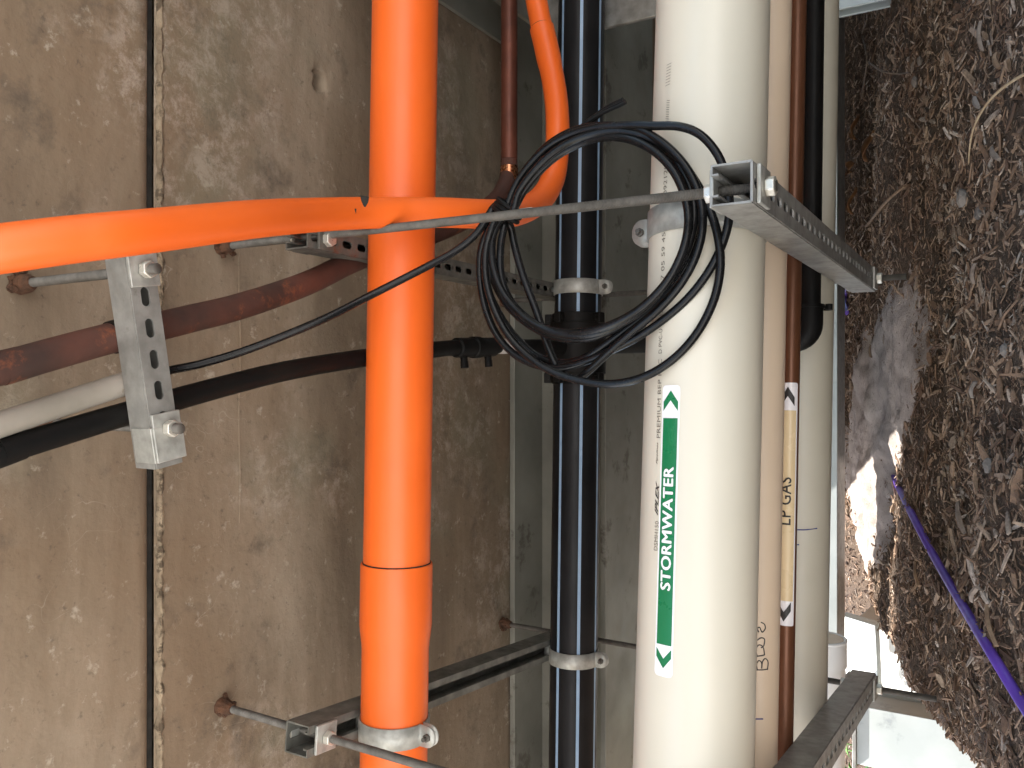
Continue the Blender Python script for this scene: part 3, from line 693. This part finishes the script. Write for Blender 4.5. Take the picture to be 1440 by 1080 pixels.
# stormwater sticker
s0, ta = hit(sA, dS, rS, 921, 948); _, tb = hit(sA, dS, rS, 947, 948); s1, tc_ = hit(sA, dS, rS, 932, 542); _, td = hit(sA, dS, rS, 956, 542)
tm = (ta + tb + tc_ + td) / 4; hw = abs((ta + tc_ - tb - td) / 4)
lab = flat_to_pipe(poly_bm([rrect(s0, s1, tm - hw, tm + hw, .005)]), 'sticker', M['label_white'], storm, sA, dS, rS + .0005, .003)
g_0, _ = hit(sA, dS, rS, 935, 907); g_1, _ = hit(sA, dS, rS, 942, 588)
gh = hw * .82
flat_to_pipe(poly_bm([[(g_0, tm - gh), (g_1, tm - gh), (g_1, tm + gh), (g_0, tm + gh)]]), 'green_band', M['label_green'], lab, sA, dS, rS + .0009, .003)
def chev(s_in, s_out, tm, gh): # points from s_in towards s_out
    k = (s_out - s_in); return [[(s_in, tm + gh), (s_in + k * .45, tm + gh), (s_out, tm), (s_in + k * .52, tm)], [(s_in, tm - gh), (s_in + k * .52, tm), (s_out, tm), (s_in + k * .45, tm - gh)]]
for (xi, yi, xo, yo) in ((941, 578, 943, 549), (935, 912, 934, 940)):
    a_, _ = hit(sA, dS, rS, xi, yi); b_, _ = hit(sA, dS, rS, xo, yo)
    flat_to_pipe(poly_bm(chev(a_, b_, tm, gh)), 'arrow', M['label_green'], lab, sA, dS, rS + .0009, .003)
a_, _ = hit(sA, dS, rS, 936, 830); b_, _ = hit(sA, dS, rS, 940, 656)
b = bmesh.new()
for k, (du, dt) in enumerate(((-.0007, 0), (0, -.0004), (0, .0004), (.0007, 0))):
    c_ = text_bm('STORMWATER', b_ - a_ - .0014, gh * 1.30); mt = bpy.data.meshes.new('t')
    for v in c_.verts: v.co.x += du + .0007; v.co.y += dt; v.co.z = k * .00005
    c_.to_mesh(mt); c_.free(); b.from_mesh(mt); bpy.data.meshes.remove(mt)
for v in b.verts: v.co.y += tm; v.co.x += a_
flat_to_pipe(b, 'lettering', M['label_white'], lab, sA, dS, rS + .0013, .003)
# ink-jet print
pr = lambda body, xb, yb, xe, ye, hgt=.0062, **kw: put_text(body, 'pipe_print', M['ink_print'], storm, sA, dS, rS, rS + .0005, xb, yb, xe, ye, hgt, .003, **kw)
pr('DSMH150', 922, 774, 924, 733, .0062)
put_text('IPLEX', 'pipe_print', M['ink'], storm, sA, dS, rS, rS + .0005, 923, 725, 925, 676, .0060, .003, bold=.03, shear=.6)
pr('Pipelines', 924, 653, 925, 622, .0040, bold=.02, shear=.5)
pr('PREMIUM BEP PVC', 926, 616, 928.5, 505, .0062)
pr('D PVC-U DN150', 928.5, 497, 930, 432, .0062)
pr('27207 05 59 45', 931, 425, 933.5, 327, .0062)
pr('A 092120 NV', 935, 288, 937, 208, .0062)
pr('//////////', 938, 172, 940, 140, .0055)
pr('I I I I I I I I', 939, 120, 941, 90, .0085)
# LP gas sticker
s0, _ = hit(gA, dG, rG, 1103, 880); s1, _ = hit(gA, dG, rG, 1107, 538)
_, tq = hit(gA, dG, rG, 1102, 700); tg = .0006; hg = .0150
lab = flat_to_pipe(poly_bm([rrect(s0, s1, tg - hg, tg + hg, .003)]), 'sticker', M['label_white'], gas, gA, dG, rG + .0003, .0015)
a_, _ = hit(gA, dG, rG, 1103, 845); b_, _ = hit(gA, dG, rG, 1106, 577)
flat_to_pipe(poly_bm([[(a_, tg - hg * .86), (b_, tg - hg * .86), (b_, tg + hg * .86), (a_, tg + hg * .86)]]), 'beige_band', M['label_beige'], lab, gA, dG, rG + .0006, .0015)
for (xi, yi, xo, yo) in ((1106, 571, 1106, 544), (1102, 846, 1102, 874)):
    p_, _ = hit(gA, dG, rG, xi, yi); q_, _ = hit(gA, dG, rG, xo, yo)
    flat_to_pipe(poly_bm(chev(p_, q_, tg, hg * .66)), 'arrow', M['ink'], lab, gA, dG, rG + .0009, .0015)
a_, _ = hit(gA, dG, rG, 1104, 738); b_, _ = hit(gA, dG, rG, 1105, 671)
b = text_bm('LP GAS', b_ - a_, .0170, bold=.010)
for v in b.verts: v.co.y += tg + .0010; v.co.x += a_
flat_to_pipe(b, 'lettering', M['ink'], lab, gA, dG, rG + .0010, .0015)
# pen marks
def pen(pts, A, d, r, parent, mat, w=.0008):
    P = [];
    for x, y in pts: s, tt = hit(A, d, r, x, y); P.append(cyl_pt(A, d, s, r + .0002, tt / r))
    return MB().tube(catmull(P, 4), w, 6).build('pen_mark', mat, parent)
I = M['ink']
pen([(1064, 942), (1072, 942), (1079, 941)], pA, dT, r2, tanp, I)
pen([(1065, 942), (1064, 934), (1067, 929), (1071, 932), (1071, 940), (1072, 931), (1076, 926), (1080, 931), (1079, 942)], pA, dT, r2, tanp, I)
pen([(1064, 923), (1071, 922), (1075, 921)], pA, dT, r2, tanp, I)
pen([(1065, 923), (1063, 914), (1067, 907), (1073, 910), (1075, 921)], pA, dT, r2, tanp, I)
pen([(1064, 901), (1070, 897), (1075, 899), (1074, 908), (1070, 911)], pA, dT, r2, tanp, I)
pen([(1067, 889), (1065, 884), (1068, 882), (1070, 886), (1072, 889), (1076, 884), (1075, 878), (1070, 875)], pA, dT, r2, tanp, I)
pen([(1055, 1011), (1064, 1011), (1073, 1011)], pA, dT, r2, tanp, M['ink_blue'], .0009)
pen([(1121, 745), (1133, 745), (1149, 743)], fA, d4, r4, farp, M['ink_blue'], .0010)
pen([(1121, 766), (1124, 766)], fA, d4, r4, farp, M['ink_blue'], .0010)

# ------------------------------------------------------------------ cable coil
def zo(l): return [(600 + x / 2.5125, 130 + y / 2.5125) for x, y in l]
loops = [
 (zo([(292, 425), (335, 330), (400, 245), (475, 185), (565, 145), (665, 128), (760, 143), (845, 200), (905, 280), (940, 370), (942, 480), (905, 590), (845, 680), (765, 765), (665, 828), (560, 858), (455, 850), (375, 815), (305, 755), (258, 685), (233, 600), (232, 520), (255, 460)]), .955),
 (zo([(300, 425), (345, 345), (415, 262), (495, 203), (590, 165), (690, 160), (785, 195), (860, 262), (905, 345), (925, 440), (912, 540), (868, 640), (800, 725), (715, 790), (610, 835), (510, 850), (420, 835), (345, 790), (290, 725), (262, 640), (262, 540), (275, 470)]), .950),
 (zo([(285, 420), (315, 335), (385, 230), (460, 165), (545, 128), (640, 118), (740, 128), (835, 180), (915, 262), (962, 360), (975, 470), (950, 580), (895, 680), (815, 770), (720, 850), (640, 920), (570, 985), (525, 1015), (470, 985), (430, 900), (390, 780), (345, 660), (315, 560), (298, 480)]), .962),
 (zo([(280, 425), (318, 320), (395, 222), (480, 160), (580, 128), (690, 118), (800, 118), (890, 120), (960, 145), (1015, 200), (1050, 270), (1068, 360), (1066, 460), (1035, 560), (985, 650), (920, 730), (840, 800), (750, 862), (650, 912), (560, 950), (470, 972), (385, 962), (310, 925), (250, 860), (210, 770), (190, 670), (190, 570), (215, 490), (250, 445)]), .958),
 (zo([(300, 430), (330, 345), (400, 255), (480, 190), (575, 150), (680, 138), (790, 165), (880, 225), (940, 300), (990, 390), (1025, 490), (1038, 600), (1022, 710), (980, 810), (920, 895), (845, 962), (755, 1010), (650, 1030), (540, 1018), (440, 985), (350, 925), (280, 845), (230, 740), (208, 640), (212, 540), (240, 460)]), .947),
 (zo([(296, 422), (340, 335), (408, 252), (486, 192), (580, 152), (680, 140), (778, 165), (858, 228), (915, 310), (944, 405), (938, 505), (900, 605), (838, 695), (755, 772), (660, 838), (560, 870), (465, 866), (380, 832), (300, 768), (248, 690), (222, 605), (222, 530), (245, 465)]), .966),
 (zo([(290, 424), (322, 338), (392, 250), (470, 184), (560, 140), (660, 122), (765, 138), (855, 195), (930, 285), (964, 380), (968, 480), (935, 580), (880, 670), (800, 760), (700, 840), (610, 905), (540, 945), (465, 955), (380, 925), (310, 860), (255, 780), (215, 690), (200, 600), (215, 500), (250, 450)]), .972),
]
Pc = []
for li, (lp_, Y) in enumerate(loops):
    for k, (x, y) in enumerate(lp_):
        f = k / len(lp_); Pc.append(atY(x, y, Y + .010 * math.sin(2 * math.pi * f + li * 1.3) + .002 * li - .004))
tail = [(696, 290, .955), (672, 326, .945), (640, 353, .93), (600, 375, .905), (520, 416, .855), (450, 451, .80), (350, 491, .735), (285, 511, .69), (238, 521, .655), (200, 532, .62)]
tail = [atY(*c) for c in tail]
coil_pts = catmull(Pc + tail, 6)
rootc = thing('cable_coil', Pc[0], 'coil of black cable tied to the slim orange conduit in front of the cream pipe', 'cable')
MB().tube(coil_pts, .0053, 12).build('cable', M['cable'], rootc)
ends = [(712, 292), (745, 250), (790, 205), (822, 178), (850, 155), (877, 141)]
MB().tube(catmull([atY(x, y, .97) for x, y in ends], 6), .0040, 10).build('cable_end', M['black'], rootc)
ends = [(800, 196), (825, 172), (848, 158), (870, 148), (880, 143)]
MB().tube(catmull([atY(x, y, .964) for x, y in ends], 6), .0032, 10).build('cable_end', M['black'], rootc)
# tape binding and tag
a = atY(728, 282, .962); b_ = atY(704, 309, .962)
c = (a + b_) / 2; dd = (a - b_).normalized()
cc = atY(714, 296, .955)
tang = (atY(722, 280, .955) - atY(704, 312, .955)).normalized()
pts = []
for k in range(24):
    a = 2 * math.pi * k / 24; sidev = tang.cross(Vector((0, 1, 0))).normalized(); pts.append(cc + sidev * .021 * math.cos(a) + Vector((0, 1, 0)) * .013 * math.sin(a))
for o_ in (-.006, 0, .006):
    MB().tube([p + tang * o_ for p in pts], .0032, 8, closed=True).build('tie', M['black'], rootc)
MB().box(atY(735, 300, .99), (.014, .002, .030), RT, (0, 1, 0)).build('tag', M['tie'], rootc, bevel=.0005)

# ------------------------------------------------------------------ on the ground
def hose(pts, lifts, r, name, label, mat, cat):
    P = []
    for (x, y), l in zip(pts, lifts): p = ground(x, y); P.append(Vector((p.x, p.y, float(hh(p.x, p.y)) + l)))
    o = MB().tube(catmull(P, 8), r, 16).build(name, M[mat]); return tag(o, label, cat)
hose([(1251, 645), (1262, 672), (1290, 722), (1325, 785), (1362, 850), (1400, 912), (1440, 975), (1470, 1020)], [.0, .006, .011, .012,   .009, .009, .009, .009], .0074, 'purple_pipe', 'bright purple pipe emerging from the sand and lying across the mulch', 'purple', 'pipe')
hose([(1197, 400), (1194, 418), (1196, 440)], [.01, .012, .008], .009, 'purple_pipe', 'tiny length of purple pipe showing past the end of the slotted strut', 'purple', 'pipe')
def arc3(pts, r, name, label, mat, cat):
    P = []
    for x, y, l in pts: p = ground(x, y, l); P.append(p)
    o = MB().tube(catmull(P, 8), [r * (1 - .5 * i / (8 * len(P))) for i in range(8 * (len(P) - 1) + 1)], 8).build(name, M[mat]); return tag(o, label, cat)
arc3([(1450, 102, .03), (1432, 109, .035), (1405, 128, .04), (1385, 150, .04), (1370, 178, .03), (1364, 205, .015), (1362, 232, .0)], .0022, 'dry_root', 'pale thin curved root arching over the mulch', 'twig', 'root')
arc3([(1218, 30, .03), (1213, 50, .03), (1219, 85, .03), (1212, 130, .02), (1207, 150, .01)], .0030, 'dark_root', 'dark upright root in the shadow near the picture edge', 'root_dark', 'root')
arc3([(1222, 88, .03), (1240, 100, .03), (1262, 104, .02), (1280, 102, .015)], .0026, 'dark_root', 'dark root branching sideways in the shaded mulch', 'root_dark', 'root')
arc3([(1218, 318, .01), (1245, 285, .02), (1272, 262, .015)], .0042, 'dry_stick', 'short broken stick lying in the dark mulch above the slotted strut', 'bark_b', 'stick')
# distinct pieces of bark
def bark(x, y, L, w_, ang, mat, label, th=.005):
    L *= .8; w_ *= .75
    p = ground(x, y); n_ = 5; ca, sa = math.cos(ang), math.sin(ang); X = Vector((ca, sa, .27 * sa)).normalized(); Z0 = Vector((0, -.26, .96)); Y = Z0.cross(X).normalized(); Z = X.cross(Y)
    v = []; rows = 6
    for i in range(rows + 1):
        k = i / rows; ww = w_ / 2 * (.35 + .65 * math.sin(math.pi * (.12 + .76 * k))) * random.uniform(.85, 1.12); cz = .012 + th * math.sin(math.pi * k) * .8
        for yy, zz in ((-1, 0), (-.4, th * .8), (.4, th * .9), (1, .0), (.4, -th * .3), (-.4, -th * .3)):
            v.append(p + X * (L * (k - .5)) + Y * (ww * yy) + Z * (cz + zz))
    f = [tuple(range(6)), tuple(rows * 6 + q for q in range(6))[::-1]] + [(i * 6 + q, i * 6 + (q + 1) % 6, i * 6 + 6 + (q + 1) % 6, i * 6 + 6 + q) for i in range(rows) for q in range(6)]
    o = MB().add(v, f).build('bark_piece', M[mat], ang=25); return tag(o, label, 'bark', 'larger pieces of bark on the mulch')
# direction: along image y is world X; along image x is down-slope
bark(1394, 49, .062, .014, .15, 'bark_a', 'long pale grey bark strip below the pale arching root')
bark(1417, 84, .040, .014, .5, 'bark_b', 'reddish tipped bark chunk beside the pale arching root')
bark(1414, 215, .055, .016, .9, 'bark_a', 'pale oval bark flake near the root of the pale arch')
bark(1384, 384, .040, .016, -.2, 'bark_a', 'pale bark flake lying past the end of the slotted strut rod')
bark(1383, 548, .038, .011, -.6, 'stone', 'whitish bark sliver in the middle of the mulch')
bark(1253, 478, .050, .013, .3, 'bark_b', 'brown bark stuck in the upper end of the sand')
bark(1232, 494, .045, .010, .0, 'root_dark', 'dark bark sliver buried in the sand')
bark(1300, 808, .070, .018, .75, 'bark_b', 'brown bark strip beside the purple pipe')
bark(1364, 728, .075, .026, .75, 'bark_a', 'large grey brown bark slab on the outer side of the purple pipe')
bark(1410, 880, .080, .012, .8, 'bark_b', 'long thin bark splinter outside the purple pipe')
bark(1385, 837, .050, .014, -.8, 'bark_a', 'bark offcut resting against the outer side of the purple pipe')
bark(1276, 744, .040, .007, .1, 'bark_a', 'small pale stick next to the sand and sunlit mulch')
bark(1388, 140, .035, .020, .4, 'stone', 'pale stone like chip beneath the arching root')
def leaf(x, y, L, w_, ang, label):
    p = ground(x, y); ca, sa = math.cos(ang), math.sin(ang); X = Vector((ca, sa, .27 * sa)).normalized(); Z0 = Vector((0, -.26, .96)); Y = Z0.cross(X).normalized(); Z = X.cross(Y); v = []
    for i in range(9):
        k = i / 8; ww = w_ / 2 * math.sin(math.pi * k) ** .7
        for q in (-1, -.5, 0, .5, 1): v.append(p + X * (L * (k - .5)) + Y * ww * q + Z * (.016 + .012 * math.sin(k * 5) + .010 * abs(q)))
    f = [(i * 5 + j, i * 5 + j + 1, i * 5 + j + 6, i * 5 + j + 5) for i in range(8) for j in range(4)]
    o = MB().add(v, f).build('dead_leaf', M['leaf_brown'], solid=.0008); return tag(o, label, 'leaf', 'brown leaves in the shadow')
leaf(1212, 178, .09, .05, .2, 'big brown leaf in the shadow behind the bearer, nearer the dark roots')
leaf(1232, 205, .10, .045, -.7, 'brown leaf lying crosswise on the mulch among the shaded leaves')
leaf(1205, 235, .08, .04, .9, 'dull brown leaf close beside the low bearer edge')
leaf(1208, 282, .09, .04, .1, 'rusty brown leaf closest to the slotted strut')
def stone(x, y, s_, label, mat='stone'):
    p = ground(x, y); bm_ = bmesh.new(); bmesh.ops.create_icosphere(bm_, subdivisions=2, radius=s_)
    for v in bm_.verts: v.co *= 1 + .35 * mn.noise(v.co * (1.2 / s_) + Vector((x, y, 0))); v.co.z *= .6; v.co += p + Vector((0, 0, s_ * .4))
    me = bpy.data.meshes.new('stone'); bm_.to_mesh(me); bm_.free(); me.materials.append(M[mat]); o = bpy.data.objects.new('stone', me); COL.objects.link(o); tag(o, label, 'stone', 'stones in the mulch')
stone(1360, 278, .016, 'grey stone in the mulch level with the coil top')
stone(1383, 300, .013, 'pinkish grey stone nearest the picture edge'); stone(1290, 115, .012, 'small grey stone among the shaded roots')
stone(1297, 85, .010, 'tiny stone near the shaded root fork'); stone(1417, 492, .010, 'small white stone in the dark mulch')
stone(1395, 655, .012, 'dark pebble by the outer mulch', 'stone')

# ------------------------------------------------------------------ beyond, in the sun
pa = atY(1156, 898, 2.08); d = Vector((-1, 0, 0))
t = thing('drain_stub', pa, 'open ended white pipe glowing in sunlight behind the low bearer', 'pipe')
rO = .056
MB().tube([pa, pa + d * .42], rO - .005, 36).tube([pa + d * .002, pa + d * .06], rO, 36, caps=False).build('pipe_body', M['white_pvc'], t, ang=25)
MB().tube([pa + Vector((0, math.cos(a) * (rO - .003), math.sin(a) * (rO - .003))) for a in np.linspace(0, 2 * math.pi, 40)[:-1]], .0045, 8, closed=True).build('rim', M['white_pvc'], t)
MB().tube([pa - d * .0025, pa + d * .001], rO - .008, 30).build('end_cap', M['tan'], t)
# pale footing block, turned and tilted so its face catches the sun
def block(c, size, rz, mat, name, label, cat, bev=.006, tilt=0):
    c = Vector(c); rm = Matrix.Rotation(rz, 3, 'Z') @ Matrix.Rotation(tilt, 3, 'X')
    o = MB().box(c, size, rm.col[0], rm.col[1], rm.col[2]).build(name, M[mat], bevel=bev); return tag(o, label, cat)
block((-1.09, 3.40, .00), (.60, .60, .80), -.30, 'white_conc', 'concrete_footing', 'sunlit white concrete block beyond the mulch crest', 'footing', tilt=-.35)
block((-.93, 3.05, .432), (.29, .03, .115), -.30, 'galv_sky_tint', 'metal_flashing', 'pale blue metal channel lying on the white concrete block', 'flashing', .004, -.3)
# plants
def plant(x, y, Y, n_, hgt, label):
    p = atY(x, y, Y); z = float(h0(p.x, p.y)); base = Vector((p.x, p.y, z)); t = thing('leafy_plant', base, label, 'plant', 'green plants on the sunny bank'); b = MB(); st = MB()
    for k in range(n_):
        a = random.uniform(0, 6.28); lean = random.uniform(.1, .45); top = base + Vector((math.cos(a) * lean * hgt * .7, math.sin(a) * lean * hgt * .7, hgt * random.uniform(.6, 1.1)))
        st.tube([base, base.lerp(top, .5) + Vector((0, 0, .02)), top], .0022, 5)
        for q in range(9):
            c = base.lerp(top, .3 + .08 * q) + Vector((0, 0, .02)); a2 = random.uniform(0, 6.28); L = random.uniform(.05, .09); X = Vector((math.cos(a2), math.sin(a2), random.uniform(-.2, .7))).normalized(); Y_ = X.cross(Vector((0, 0, 1))).normalized(); Zn = X.cross(Y_)
            v = [c, c + X * L * .3 + Y_ * L * .16, c + X * L * .7 + Y_ * L * .13 + Zn * .004, c + X * L - Vector((0, 0, .012)), c + X * L * .7 - Y_ * L * .13 + Zn * .004, c + X * L * .3 - Y_ * L * .16, c + X * L * .45 - Zn * .006]
            b.add(v, [(0, 1, 6), (1, 2, 6), (2, 3, 6), (3, 4, 6), (4, 5, 6), (5, 0, 6)])
    b.build('foliage', M['leaf_green'], t, ang=60); st.build('stems', M['leaf_green'], t)
plant(1215, 1066, 3.0, 16, .52, 'bright green leafy plant beside the pale post'); plant(1200, 1092, 2.8, 14, .48, 'green plant at the picture corner near the strut')
